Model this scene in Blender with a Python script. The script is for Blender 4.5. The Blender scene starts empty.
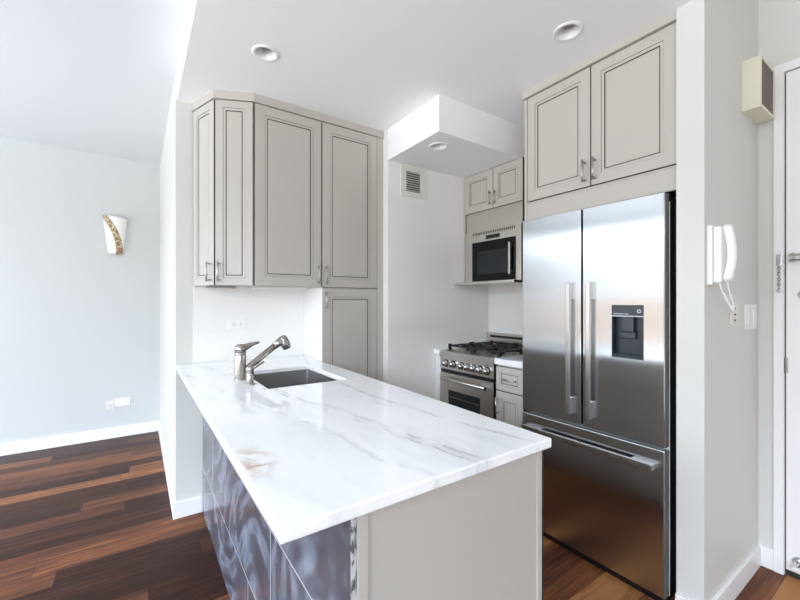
import bpy, bmesh, math, random
from mathutils import Vector, Matrix

random.seed(7)
PI = math.pi
S = bpy.context.scene
COL = S.collection

# ------------------------------------------------------------------ camera
cam_d = bpy.data.cameras.new('camera')
cam = bpy.data.objects.new('camera', cam_d)
COL.objects.link(cam)
cam.location = (0, 0, 1.30)
cam.rotation_euler = (PI / 2, 0, -math.radians(34.36))
cam_d.sensor_width = 36.0
cam_d.lens = 385.0 / 800.0 * 36.0
cam_d.shift_y = 2.5 / 800.0
cam_d.clip_start = 0.02
S.camera = cam

# ------------------------------------------------------------------ world, light, exposure
S.view_settings.view_transform = 'Standard'
S.view_settings.look = 'None'
S.view_settings.gamma = 1.0
S.view_settings.use_curve_mapping = False
S.view_settings.exposure = 0.98
S.cycles.max_bounces = 14
S.cycles.diffuse_bounces = 10
SKY = 5.0

W = bpy.data.worlds.new('daylight')
S.world = W
W.use_nodes = True
nt = W.node_tree
nt.nodes.clear()
tc = nt.nodes.new('ShaderNodeTexCoord')
sp = nt.nodes.new('ShaderNodeSeparateXYZ')
nt.links.new(tc.outputs['Generated'], sp.inputs[0])
rp = nt.nodes.new('ShaderNodeValToRGB')
mr = nt.nodes.new('ShaderNodeMapRange')
mr.inputs['From Min'].default_value = -0.5
mr.inputs['From Max'].default_value = 0.5
nt.links.new(sp.outputs['Z'], mr.inputs['Value'])
nt.links.new(mr.outputs['Result'], rp.inputs['Fac'])
els = rp.color_ramp.elements
els[0].position = 0.20; els[0].color = (0.64, 0.69, 0.74, 1)
els[1].position = 0.37; els[1].color = (0.64, 0.66, 0.69, 1)
for p, c in ((0.41, (0.17, 0.14, 0.115, 1)), (0.50, (0.19, 0.155, 0.125, 1)), (0.515, (0.22, 0.225, 0.23, 1)), (0.60, (0.26, 0.28, 0.30, 1)), (0.66, (0.90, 1.0, 1.12, 1)), (1.0, (0.90, 1.04, 1.28, 1))):
    e = els.new(p); e.color = c
bg = nt.nodes.new('ShaderNodeBackground')
bg.inputs['Strength'].default_value = SKY
ow = nt.nodes.new('ShaderNodeOutputWorld')
nt.links.new(rp.outputs['Color'], bg.inputs['Color'])
nt.links.new(bg.outputs[0], ow.inputs[0])


def portal(name, loc, rot, sx, sy):
    l = bpy.data.lights.new(name, 'AREA')
    l.shape = 'RECTANGLE'; l.size = sx; l.size_y = sy
    l.cycles.is_portal = True
    o = bpy.data.objects.new(name, l); COL.objects.link(o)
    o.location = loc; o.rotation_euler = rot
    return o


LX = -2.9      # window wall
RY = -2.4      # wall behind the camera
WINS = [(-2.2, -0.35), (-0.15, 1.70), (2.0, 4.05)]
WZ0, WZ1 = 0.25, 2.55
for a, b in WINS:
    portal('window_portal', (LX - 0.12, (a + b) / 2, (WZ0 + WZ1) / 2), (0, -PI / 2, 0), WZ1 - WZ0, b - a)
FILL_WIN = (-2.6, -0.6)  # unseen rear window, added to fill the faces turned toward the camera
portal('window_portal', ((FILL_WIN[0] + FILL_WIN[1]) / 2, RY - 0.12, (WZ0 + WZ1) / 2), (PI / 2, 0, 0), FILL_WIN[1] - FILL_WIN[0], WZ1 - WZ0)


# ------------------------------------------------------------------ materials
def lin(c):
    return tuple((x / 255 / 12.92) if x / 255 <= 0.04045 else ((x / 255 + 0.055) / 1.055) ** 2.4 for x in c) + (1,)


def new_mat(name):
    m = bpy.data.materials.new(name); m.use_nodes = True
    return m, m.node_tree, m.node_tree.nodes['Principled BSDF']


def simple(name, rgb, rough=0.5, metal=0.0, var=0.0, vscale=20, bump=0.0, bscale=200, spec=None, coat=0):
    m, t, b = new_mat(name)
    b.inputs['Base Color'].default_value = lin(rgb)
    b.inputs['Roughness'].default_value = rough
    b.inputs['Metallic'].default_value = metal
    if spec is not None: b.inputs['Specular IOR Level'].default_value = spec
    if coat: b.inputs['Coat Weight'].default_value = coat
    co = t.nodes.new('ShaderNodeTexCoord')
    n = t.nodes.new('ShaderNodeTexNoise'); n.inputs['Scale'].default_value = vscale; n.inputs['Detail'].default_value = 3
    t.links.new(co.outputs['Object'], n.inputs['Vector'])
    if var:
        mx = t.nodes.new('ShaderNodeMix'); mx.data_type = 'RGBA'
        c = lin(rgb)
        mx.inputs['A'].default_value = tuple(x * (1 - var) for x in c[:3]) + (1,)
        mx.inputs['B'].default_value = tuple(min(1, x * (1 + var)) for x in c[:3]) + (1,)
        t.links.new(n.outputs['Fac'], mx.inputs['Factor'])
        t.links.new(mx.outputs['Result'], b.inputs['Base Color'])
    if bump:
        n2 = t.nodes.new('ShaderNodeTexNoise'); n2.inputs['Scale'].default_value = bscale
        t.links.new(co.outputs['Object'], n2.inputs['Vector'])
        bp = t.nodes.new('ShaderNodeBump'); bp.inputs['Strength'].default_value = bump; bp.inputs['Distance'].default_value = 0.002
        t.links.new(n2.outputs['Fac'], bp.inputs['Height'])
        t.links.new(bp.outputs['Normal'], b.inputs['Normal'])
    return m


def mth(t, op, a, b=None, c=None):
    n = t.nodes.new('ShaderNodeMath'); n.operation = op
    for i, v in enumerate((a, b, c)):
        if v is None: continue
        if isinstance(v, (int, float)): n.inputs[i].default_value = v
        else: t.links.new(v, n.inputs[i])
    return n.outputs[0]


def mixc(t, f, a, b):
    n = t.nodes.new('ShaderNodeMix'); n.data_type = 'RGBA'
    for k, v in (('Factor', f), ('A', a), ('B', b)):
        if isinstance(v, (int, float, tuple)): n.inputs[k].default_value = v
        else: t.links.new(v, n.inputs[k])
    return n.outputs['Result']


def noise(t, vec, scale, detail=3, dist=0.0, rough=0.5):
    n = t.nodes.new('ShaderNodeTexNoise')
    n.inputs['Scale'].default_value = scale; n.inputs['Detail'].default_value = detail
    n.inputs['Distortion'].default_value = dist; n.inputs['Roughness'].default_value = rough
    t.links.new(vec, n.inputs['Vector'])
    return n.outputs['Fac']


def mapr(t, v, a, b, c=0.0, d=1.0, smooth=True):
    n = t.nodes.new('ShaderNodeMapRange')
    if smooth: n.interpolation_type = 'SMOOTHSTEP'
    n.inputs['From Min'].default_value = a; n.inputs['From Max'].default_value = b
    n.inputs['To Min'].default_value = c; n.inputs['To Max'].default_value = d
    t.links.new(v, n.inputs['Value'])
    return n.outputs['Result']


def geo_xyz(t):
    g = t.nodes.new('ShaderNodeNewGeometry')
    s = t.nodes.new('ShaderNodeSeparateXYZ')
    t.links.new(g.outputs['Position'], s.inputs[0])
    return g.outputs['Position'], s.outputs['X'], s.outputs['Y'], s.outputs['Z']


def comb(t, x, y, z=0.0):
    n = t.nodes.new('ShaderNodeCombineXYZ')
    for i, v in enumerate((x, y, z)):
        if isinstance(v, (int, float)): n.inputs[i].default_value = v
        else: t.links.new(v, n.inputs[i])
    return n.outputs[0]


def ramp(t, f, stops):
    n = t.nodes.new('ShaderNodeValToRGB')
    e = n.color_ramp.elements
    e[0].position, e[0].color = stops[0][0], lin(stops[0][1])
    e[1].position, e[1].color = stops[-1][0], lin(stops[-1][1])
    for p, c in stops[1:-1]:
        k = e.new(p); k.color = lin(c)
    t.links.new(f, n.inputs['Fac'])
    return n.outputs['Color']


M = {}
M['wall'] = simple('wall_paint_grey', (214, 214, 209), 0.55, var=0.01, vscale=3, bump=0.05, bscale=300)
M['ceiling'] = simple('ceiling_paint_white', (246, 246, 246), 0.6, var=0.01, vscale=2, bump=0.04, bscale=250)
M['dimceil'] = simple('ceiling_paint_dimmed', (226, 228, 230), 0.6, var=0.01, vscale=2, bump=0.04, bscale=250)  # ceiling white darkened in the colour to offset strong light in the living room
M['dimwall'] = simple('wall_paint_grey_dimmed', (203, 205, 204), 0.55, var=0.01, vscale=3, bump=0.05, bscale=300)  # same wall grey, darkened so the brightly lit end wall stays toned down
M['trim'] = simple('trim_paint_white', (240, 240, 240), 0.35, var=0.01)
M['cab'] = simple('cabinet_paint_greige', (187, 182, 174), 0.38, var=0.02, vscale=6)
M['glaze'] = simple('cabinet_glaze_brown', (46, 38, 32), 0.55, var=0.1, vscale=30)
M['carcass'] = simple('cabinet_carcass', (176, 168, 160), 0.5, var=0.02)
M['tallside'] = simple('white_side_panel', (232, 232, 232), 0.3, var=0.01)
M['chrome'] = simple('polished_chrome', (205, 205, 205), 0.08, 1.0, var=0.02)
M['nickel'] = simple('brushed_nickel', (178, 173, 167), 0.17, 1.0, var=0.05, vscale=60)
M['pull'] = simple('satin_steel_pull', (190, 188, 185), 0.28, 1.0, var=0.03)
M['black'] = simple('black_plastic', (18, 19, 22), 0.35, var=0.1)
M['iron'] = simple('cast_iron_black', (26, 27, 30), 0.55, var=0.2, vscale=40, bump=0.2, bscale=150)
M['glass'] = simple('black_oven_glass', (8, 9, 11), 0.08, var=0.1, spec=0.25)
M['ovenglass'] = simple('oven_window_glass', (34, 40, 42), 0.10, var=0.1, spec=0.3)
M['darkgrey'] = simple('dark_grey_painted_steel', (46, 45, 44), 0.5, var=0.05)
M['edgegrey'] = simple('door_edge_grey', (128, 126, 123), 0.45, var=0.03)
M['slate'] = simple('dispenser_slate', (36, 42, 51), 0.3, var=0.05)
M['slate2'] = simple('dispenser_recess', (33, 40, 50), 0.4, var=0.05)
M['white'] = simple('white_plastic', (240, 240, 238), 0.3, var=0.01)
M['almond'] = simple('almond_plastic', (226, 222, 208), 0.35, var=0.01)
M['slot'] = simple('socket_slot_dark', (40, 38, 36), 0.6, var=0.1)
M['beige'] = simple('beige_plastic', (226, 222, 202), 0.45, var=0.02)
M['letter'] = simple('pale_lettering', (215, 220, 225), 0.4, var=0.02)
M['lens'] = simple('lamp_lens_grey', (150, 150, 153), 0.4, var=0.03)
M['rubber'] = simple('rubber_white', (235, 235, 232), 0.6, var=0.02)
M['grille'] = simple('vent_paint', (224, 222, 215), 0.45, var=0.01)


def steel(name, rgb, rough, aniso, axis='Z', streak=(1, 1, 60)):
    m, t, b = new_mat(name)
    b.inputs['Metallic'].default_value = 1.0
    b.inputs['Anisotropic'].default_value = aniso
    tg = t.nodes.new('ShaderNodeCombineXYZ'); tg.inputs[1].default_value = 1.0   # brushed so that highlights run level
    t.links.new(tg.outputs[0], b.inputs['Tangent'])
    co = t.nodes.new('ShaderNodeTexCoord')
    mp = t.nodes.new('ShaderNodeMapping'); mp.inputs['Scale'].default_value = streak
    t.links.new(co.outputs['Object'], mp.inputs['Vector'])
    f = noise(t, mp.outputs[0], 8, 4)
    c = lin(rgb)
    t.links.new(mixc(t, f, tuple(x * 0.985 for x in c[:3]) + (1,), tuple(min(1, x * 1.01) for x in c[:3]) + (1,)), b.inputs['Base Color'])
    t.links.new(mapr(t, f, 0.2, 0.8, rough * 0.97, rough * 1.03), b.inputs['Roughness'])
    return m


M['steel'] = steel('stainless_steel', (198, 201, 204), 0.20, 1.0)
M['steel2'] = steel('stainless_steel_warm', (205, 200, 193), 0.34, 0.3)
M['sinksteel'] = steel('sink_steel', (178, 177, 176), 0.36, 0.2)


def mat_marble():
    m, t, b = new_mat('white_veined_marble')
    pos, x, y, z = geo_xyz(t)
    b.inputs['Roughness'].default_value = 0.03
    b.inputs['Coat Weight'].default_value = 0.15
    # cloudy base, drawn out along the slab
    stretch = comb(t, mth(t, 'MULTIPLY', x, 3.2), mth(t, 'MULTIPLY', y, 1.0), z)
    cl = noise(t, stretch, 2.2, 6, 1.2, 0.6)
    base = ramp(t, cl, [(0.22, (230, 231, 233)), (0.42, (243, 244, 245)), (0.62, (249, 249, 249)), (0.85, (240, 238, 236))])
    wob = mth(t, 'SUBTRACT', noise(t, pos, 3.0, 5, 0.8), 0.5)
    fine = mth(t, 'SUBTRACT', noise(t, pos, 26.0, 5, 1.5), 0.5)

    def vein(c0, c1, c2, width, warp, amp, lo, hi):
        # x of the vein line as a quadratic of y
        xl = mth(t, 'ADD', mth(t, 'ADD', c0, mth(t, 'MULTIPLY', y, c1)), mth(t, 'MULTIPLY', mth(t, 'MULTIPLY', y, y), c2))
        d = mth(t, 'SUBTRACT', x, xl)
        d = mth(t, 'ADD', d, mth(t, 'MULTIPLY', wob, warp))
        d = mth(t, 'ADD', d, mth(t, 'MULTIPLY', fine, 0.035))
        d = mth(t, 'ABSOLUTE', d)
        k = mapr(t, d, 0.0, width, 1.0, 0.0)
        g = mapr(t, noise(t, stretch, 9.0, 4, 0.6), lo, hi)
        return mth(t, 'MULTIPLY', mth(t, 'MULTIPLY', k, g), amp)

    v = vein(0.785, -0.19, 0.0, 0.005, 0.05, 0.62, 0.42, 0.60)
    v = mth(t, 'MAXIMUM', v, vein(0.812, -0.19, 0.0, 0.010, 0.08, 0.5, 0.42, 0.6))
    v = mth(t, 'MAXIMUM', v, vein(0.80, -0.19, 0.0, 0.05, 0.06, 0.22, 0.35, 0.65))
    v = mth(t, 'MAXIMUM', v, vein(1.10, -0.42, 0.14, 0.012, 0.05, 0.4, 0.38, 0.6))
    v = mth(t, 'MAXIMUM', v, vein(0.66, -0.20, 0.0, 0.016, 0.12, 0.22, 0.40, 0.6))
    v = mth(t, 'MAXIMUM', v, vein(1.05, -0.25, 0.0, 0.012, 0.15, 0.18, 0.45, 0.62))
    col = mixc(t, v, base, lin((128, 128, 130)))
    # rust stain of the stone near the seating edge
    dx = mth(t, 'SUBTRACT', x, 0.212)
    dy = mth(t, 'SUBTRACT', y, 0.950)
    dd = mth(t, 'SQRT', mth(t, 'ADD', mth(t, 'POWER', mth(t, 'MULTIPLY', dx, 13), 2.0), mth(t, 'POWER', mth(t, 'MULTIPLY', dy, 8.5), 2.0)))
    dk = mapr(t, dd, 0.25, 1.1, 1.0, 0.0)
    ridge = mth(t, 'ABSOLUTE', mth(t, 'SUBTRACT', noise(t, pos, 9.0, 5, 0.6), 0.52))
    rk = mapr(t, ridge, 0.0, 0.13, 1.0, 0.0)
    rust = mth(t, 'MULTIPLY', mth(t, 'MULTIPLY', mth(t, 'MULTIPLY', dk, rk), mapr(t, x, 0.199, 0.21)), 0.8)
    col = mixc(t, rust, col, lin((180, 142, 106)))
    t.links.new(col, b.inputs['Base Color'])
    return m


def mat_agate():
    m, t, b = new_mat('blue_grey_agate_tile')
    pos, x, y, z = geo_xyz(t)
    v = comb(t, mth(t, 'SUBTRACT', y, 1.197), mth(t, 'ADD', z, 0.055), 0.0)
    br = t.nodes.new('ShaderNodeTexBrick')
    br.offset = 0.733
    br.inputs['Color1'].default_value = (0, 0, 0, 1); br.inputs['Color2'].default_value = (1, 1, 1, 1)
    br.inputs['Scale'].default_value = 1.0
    br.inputs['Mortar Size'].default_value = 0.0022; br.inputs['Mortar Smooth'].default_value = 0.0
    br.inputs['Brick Width'].default_value = 1.09; br.inputs['Row Height'].default_value = 0.33
    t.links.new(v, br.inputs['Vector'])
    off = mth(t, 'MULTIPLY', br.outputs['Color'], 7.3)
    v2 = comb(t, mth(t, 'ADD', mth(t, 'ADD', mth(t, 'MULTIPLY', y, 1.2), mth(t, 'MULTIPLY', z, 0.5)), off), mth(t, 'MULTIPLY', z, 1.1), off)
    n1 = noise(t, v2, 1.25, 3, 1.9, 0.5)
    wv = mth(t, 'SINE', mth(t, 'MULTIPLY', n1, 30.0))
    wv = mth(t, 'ADD', mth(t, 'MULTIPLY', wv, 0.28), 0.5)
    n2 = noise(t, v2, 4.0, 5, 1.0)
    f = mth(t, 'ADD', mth(t, 'MULTIPLY', wv, 0.55), mth(t, 'MULTIPLY', n2, 0.45))
    col = ramp(t, f, [(0.24, (70, 66, 71)), (0.42, (86, 85, 93)), (0.53, (99, 102, 112)), (0.64, (117, 122, 135)), (0.80, (146, 154, 168))])
    col = mixc(t, br.outputs['Fac'], col, lin((190, 192, 196)))
    t.links.new(col, b.inputs['Base Color'])
    b.inputs['Roughness'].default_value = 0.22
    return m


def mat_wood():
    m, t, b = new_mat('dark_walnut_plank_floor')
    pos, x, y, z = geo_xyz(t)
    PW, PL = 0.125, 1.25
    yy = mth(t, 'DIVIDE', mth(t, 'SUBTRACT', y, 3.475), PW)
    row = mth(t, 'FLOOR', yy)
    wn = t.nodes.new('ShaderNodeTexWhiteNoise'); wn.noise_dimensions = '1D'
    t.links.new(row, wn.inputs['W'])
    xx = mth(t, 'ADD', mth(t, 'DIVIDE', x, PL), mth(t, 'MULTIPLY', wn.outputs['Value'], 7.0))
    col_i = mth(t, 'FLOOR', xx)
    wn2 = t.nodes.new('ShaderNodeTexWhiteNoise'); wn2.noise_dimensions = '2D'
    t.links.new(comb(t, mth(t, 'ADD', row, 43.0), mth(t, 'ADD', col_i, 11.0)), wn2.inputs['Vector'])
    pid = wn2.outputs['Value']
    # the pale strips seen across the living room
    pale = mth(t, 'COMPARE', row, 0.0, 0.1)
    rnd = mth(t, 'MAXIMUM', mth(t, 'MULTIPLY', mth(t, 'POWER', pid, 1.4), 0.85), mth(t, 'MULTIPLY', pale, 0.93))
    # warmer light on the kitchen floor, painted in as paler, more orange boards
    kit_light = mth(t, 'MULTIPLY', mapr(t, x, 0.9, 1.0), 0.56)
    rnd = mth(t, 'ADD', rnd, kit_light)
    gv = comb(t, mth(t, 'ADD', mth(t, 'MULTIPLY', x, 1.6), mth(t, 'MULTIPLY', pid, 30.0)), mth(t, 'MULTIPLY', y, 26.0), mth(t, 'MULTIPLY', pid, 9.0))
    g1 = noise(t, gv, 1.6, 6, 0.8, 0.6)
    gv2 = comb(t, mth(t, 'ADD', mth(t, 'MULTIPLY', x, 0.9), mth(t, 'MULTIPLY', pid, 30.0)), mth(t, 'MULTIPLY', y, 9.0), mth(t, 'MULTIPLY', pid, 5.0))
    g2 = noise(t, gv2, 1.3, 4, 1.2, 0.5)
    g3 = noise(t, comb(t, mth(t, 'MULTIPLY', x, 6.0), mth(t, 'MULTIPLY', y, 160.0), pid), 1.0, 3)
    f = mth(t, 'ADD', mth(t, 'MULTIPLY', rnd, 0.62), mth(t, 'MULTIPLY', mth(t, 'SUBTRACT', g1, 0.5), 0.95))
    f = mth(t, 'ADD', f, mth(t, 'MULTIPLY', mth(t, 'SUBTRACT', g2, 0.5), 0.55))
    f = mth(t, 'ADD', f, mth(t, 'MULTIPLY', mth(t, 'SUBTRACT', g3, 0.5), 0.25))
    c = ramp(t, f, [(0.0, (48, 28, 23)), (0.2, (74, 44, 33)), (0.4, (98, 60, 42)), (0.58, (132, 84, 53)), (0.8, (172, 120, 76))])
    # joints
    fy = mth(t, 'FRACT', yy)
    ey = mth(t, 'MINIMUM', fy, mth(t, 'SUBTRACT', 1.0, fy))
    fx = mth(t, 'FRACT', xx)
    ex = mth(t, 'MINIMUM', fx, mth(t, 'SUBTRACT', 1.0, fx))
    jy = mapr(t, ey, 0.004, 0.014, 1.0, 0.0)
    jx = mapr(t, ex, 0.0006, 0.0016, 1.0, 0.0)
    j = mth(t, 'MAXIMUM', jy, jx)
    c = mixc(t, mth(t, 'MULTIPLY', j, 0.7), c, lin((30, 18, 15)))
    t.links.new(c, b.inputs['Base Color'])
    t.links.new(mapr(t, g1, 0.2, 0.8, 0.32, 0.45), b.inputs['Roughness'])
    b.inputs['Specular IOR Level'].default_value = 0.12
    bp = t.nodes.new('ShaderNodeBump'); bp.inputs['Strength'].default_value = 0.25; bp.inputs['Distance'].default_value = 0.001
    t.links.new(mth(t, 'SUBTRACT', g3, j), bp.inputs['Height'])
    t.links.new(bp.outputs['Normal'], b.inputs['Normal'])
    return m


def mat_walltile(name, rgb, axis, off):
    m, t, b = new_mat(name)
    pos, x, y, z = geo_xyz(t)
    h = x if axis == 'x' else y
    br = t.nodes.new('ShaderNodeTexBrick'); br.offset = 0.0
    c = lin(rgb)
    br.inputs['Color1'].default_value = c; br.inputs['Color2'].default_value = tuple(q * 0.985 for q in c[:3]) + (1,)
    br.inputs['Mortar'].default_value = tuple(q * 0.94 for q in c[:3]) + (1,)
    br.inputs['Scale'].default_value = 1.0; br.inputs['Mortar Size'].default_value = 0.0015
    br.inputs['Mortar Smooth'].default_value = 0.3
    br.inputs['Brick Width'].default_value = 0.60; br.inputs['Row Height'].default_value = 0.30
    t.links.new(comb(t, mth(t, 'ADD', h, off), mth(t, 'ADD', z, 0.09)), br.inputs['Vector'])
    t.links.new(br.outputs['Color'], b.inputs['Base Color'])
    b.inputs['Roughness'].default_value = 0.22
    bp = t.nodes.new('ShaderNodeBump'); bp.inputs['Strength'].default_value = 0.2; bp.inputs['Distance'].default_value = 0.001; bp.invert = True
    t.links.new(br.outputs['Fac'], bp.inputs['Height']); t.links.new(bp.outputs['Normal'], b.inputs['Normal'])
    return m


def mat_mosaic():
    # white glazed shade with a sweeping band of gold mosaic chips; object coordinates, origin at the shade's lower back centre
    m, t, b = new_mat('white_shade_with_gold_mosaic')
    co = t.nodes.new('ShaderNodeTexCoord'); s = t.nodes.new('ShaderNodeSeparateXYZ')
    t.links.new(co.outputs['Object'], s.inputs[0])
    x, z = s.outputs['X'], s.outputs['Z']
    zz = mth(t, 'DIVIDE', z, 0.34)
    cx = mth(t, 'SUBTRACT', 0.032, mth(t, 'MULTIPLY', mth(t, 'POWER', zz, 2.2), 0.115))
    d = mth(t, 'ABSOLUTE', mth(t, 'SUBTRACT', x, cx))
    band = mth(t, 'LESS_THAN', d, 0.027)
    vo = t.nodes.new('ShaderNodeTexVoronoi'); vo.inputs['Scale'].default_value = 105.0
    t.links.new(co.outputs['Object'], vo.inputs['Vector'])
    se = t.nodes.new('ShaderNodeSeparateXYZ'); t.links.new(vo.outputs['Color'], se.inputs[0])
    chips = ramp(t, se.outputs['X'], [(0.0, (92, 70, 44)), (0.35, (158, 124, 78)), (0.6, (196, 170, 128)), (0.8, (232, 220, 196)), (1.0, (120, 100, 70))])
    col = mixc(t, band, lin((243, 243, 240)), chips)
    t.links.new(col, b.inputs['Base Color'])
    b.inputs['Roughness'].default_value = 0.2
    return m


def mat_grillewood():
    m, t, b = new_mat('brown_slatted_grille')
    pos, x, y, z = geo_xyz(t)
    f = noise(t, comb(t, mth(t, 'MULTIPLY', x, 40.0), y, mth(t, 'MULTIPLY', z, 3.0)), 2.0, 4)
    t.links.new(ramp(t, f, [(0.25, (74, 60, 52)), (0.6, (112, 95, 84)), (0.85, (134, 117, 104))]), b.inputs['Base Color'])
    b.inputs['Roughness'].default_value = 0.5
    return m


def mat_mosaicedge():
    m, t, b = new_mat('raw_tile_edge_grout')
    pos, x, y, z = geo_xyz(t)
    f = noise(t, comb(t, mth(t, 'MULTIPLY', x, 3.0), y, z), 38.0, 2)
    t.links.new(ramp(t, f, [(0.42, (86, 86, 88)), (0.5, (168, 168, 168)), (0.6, (196, 196, 194))]), b.inputs['Base Color'])
    b.inputs['Roughness'].default_value = 0.8
    return m


M['marble'] = mat_marble()
M['agate'] = mat_agate()
M['wood'] = mat_wood()
M['tile_x'] = mat_walltile('white_wall_tile', (240, 239, 236), 'x', 0.12)
M['tile_y'] = mat_walltile('white_wall_tile_side', (240, 239, 236), 'y', 0.05)
M['mosaic'] = mat_mosaic()
M['grillewood'] = mat_grillewood()
M['rawedge'] = mat_mosaicedge()
gm, gt, gb = new_mat('window_glass')
gb.inputs['Transmission Weight'].default_value = 1.0
gb.inputs['Roughness'].default_value = 0.0
gb.inputs['IOR'].default_value = 1.05
M['winglass'] = gm


# ------------------------------------------------------------------ mesh helpers
def NB():
    return bmesh.new()


def box(bm, x0, x1, y0, y1, z0, z1, mi=0, bev=0.0):
    if x0 > x1: x0, x1 = x1, x0
    if y0 > y1: y0, y1 = y1, y0
    if z0 > z1: z0, z1 = z1, z0
    tmp = bmesh.new()
    r = bmesh.ops.create_cube(tmp, size=1.0)
    for v in r['verts']:
        v.co = Vector(((x0 + x1) / 2 + v.co.x * (x1 - x0), (y0 + y1) / 2 + v.co.y * (y1 - y0), (z0 + z1) / 2 + v.co.z * (z1 - z0)))
    if bev:
        bmesh.ops.bevel(tmp, geom=tmp.edges[:], offset=bev, segments=2, affect='EDGES', profile=0.5)
    merge(bm, tmp, mi)


def merge(bm, tmp, mi=0, mat=None, smooth=False):
    if mat is not None: bmesh.ops.transform(tmp, matrix=mat, verts=tmp.verts)
    bmesh.ops.recalc_face_normals(tmp, faces=tmp.faces)
    mp = {}
    for v in tmp.verts: mp[v] = bm.verts.new(v.co)
    for f in tmp.faces:
        try:
            nf = bm.faces.new([mp[v] for v in f.verts])
        except ValueError:
            continue
        nf.material_index = mi if mi is not None else f.material_index
        nf.smooth = f.smooth or smooth
    tmp.free()


def align(p0, p1):
    d = Vector(p1) - Vector(p0)
    q = Vector((0, 0, 1)).rotation_difference(d.normalized())
    return Matrix.Translation(Vector(p0)) @ q.to_matrix().to_4x4()


def lathe(bm, prof, mat=None, seg=28, mi=0, smooth=True):
    """prof: list of (r, z); revolve about local Z"""
    tmp = bmesh.new()
    rings = []
    for r, z in prof:
        if r < 1e-6:
            rings.append([tmp.verts.new((0, 0, z))])
        else:
            rings.append([tmp.verts.new((r * math.cos(2 * PI * k / seg), r * math.sin(2 * PI * k / seg), z)) for k in range(seg)])
    for a, b in zip(rings, rings[1:]):
        for k in range(seg):
            k2 = (k + 1) % seg
            if len(a) == 1 and len(b) == 1: continue
            if len(a) == 1: f = tmp.faces.new((a[0], b[k], b[k2]))
            elif len(b) == 1: f = tmp.faces.new((a[k], a[k2], b[0]))
            else: f = tmp.faces.new((a[k], a[k2], b[k2], b[k]))
            f.smooth = smooth
    merge(bm, tmp, mi, mat)


def cyl(bm, p0, p1, r0, r1=None, seg=20, mi=0, bev=0.0):
    r1 = r0 if r1 is None else r1
    L = (Vector(p1) - Vector(p0)).length
    b = min(bev, r0 * 0.5, r1 * 0.5, L * 0.4)
    if b > 0: prof = [(0, 0), (r0 - b, 0), (r0, b), (r1, L - b), (r1 - b, L), (0, L)]
    else: prof = [(0, 0), (r0, 0), (r0, 0), (r1, L), (r1, L), (0, L)]
    tmp = bmesh.new()
    lathe(tmp, prof, None, seg)
    for f in tmp.faces:
        if len({round(v.co.z, 6) for v in f.verts}) == 1: f.smooth = False
    merge(bm, tmp, mi, align(p0, p1))


def tube(bm, pts, r, seg=8, mi=0):
    """tube along a polyline"""
    pts = [Vector(p) for p in pts]
    rad = r if isinstance(r, (list, tuple)) else [r] * len(pts)
    tmp = bmesh.new(); rings = []
    up = Vector((0, 0, 1))
    prev = None
    for i, p in enumerate(pts):
        d = (pts[min(i + 1, len(pts) - 1)] - pts[max(i - 1, 0)]).normalized()
        if prev is None:
            a = d.cross(up if abs(d.z) < 0.9 else Vector((1, 0, 0))).normalized()
        else:
            a = (prev - d * prev.dot(d)).normalized()
        prev = a
        b = d.cross(a)
        rings.append([tmp.verts.new(p + (a * math.cos(2 * PI * k / seg) + b * math.sin(2 * PI * k / seg)) * rad[i]) for k in range(seg)])
    for a, b in zip(rings, rings[1:]):
        for k in range(seg):
            f = tmp.faces.new((a[k], a[(k + 1) % seg], b[(k + 1) % seg], b[k])); f.smooth = True
    tmp.faces.new(rings[0][::-1]); tmp.faces.new(rings[-1])
    merge(bm, tmp, mi)


def prism(bm, poly, z0, z1, mi=0, bev=0.0):
    tmp = bmesh.new()
    lo = [tmp.verts.new((p[0], p[1], z0)) for p in poly]
    hi = [tmp.verts.new((p[0], p[1], z1)) for p in poly]
    n = len(poly)
    tmp.faces.new(lo[::-1]); tmp.faces.new(hi)
    for i in range(n): tmp.faces.new((lo[i], lo[(i + 1) % n], hi[(i + 1) % n], hi[i]))
    if bev:
        bmesh.ops.recalc_face_normals(tmp, faces=tmp.faces)
        bmesh.ops.bevel(tmp, geom=tmp.edges[:], offset=bev, segments=2, affect='EDGES', profile=0.5)
    merge(bm, tmp, mi)


def wloc(o):
    v = Vector((0, 0, 0))
    while o is not None:
        v += o.location; o = o.parent
    return v


def link(name, bm, mats, parent=None, loc=None):
    me = bpy.data.meshes.new(name)
    if not isinstance(mats, (list, tuple)): mats = [mats]
    for m in mats: me.materials.append(M[m] if isinstance(m, str) else m)
    base = wloc(parent) if parent else Vector((0, 0, 0))
    off = Vector(loc) if loc is not None else (base if parent else None)
    if off is None:
        co = [v.co for v in bm.verts]
        off = Vector(((min(c.x for c in co) + max(c.x for c in co)) / 2, (min(c.y for c in co) + max(c.y for c in co)) / 2, min(c.z for c in co)))
    for v in bm.verts: v.co -= off
    bm.to_mesh(me); bm.free()
    o = bpy.data.objects.new(name, me)
    COL.objects.link(o)
    o.location = off - base if parent else off
    if parent: o.parent = parent
    return o


def tag(o, label, cat, group=None, kind=None):
    o['label'] = label; o['category'] = cat
    if group: o['group'] = group
    if kind: o['kind'] = kind
    return o


def thing(name, label, cat, loc, group=None):
    o = bpy.data.objects.new(name, None); COL.objects.link(o)
    o.location = loc; o.empty_display_size = 0.1
    return tag(o, label, cat, group)


def struct(name, bm, mats, label, cat):
    o = link(name, bm, mats)
    o['kind'] = 'structure'
    return tag(o, label, cat)


def bx(*a, bev=0.0):
    b = NB(); box(b, *a, bev=bev); return b


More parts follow.
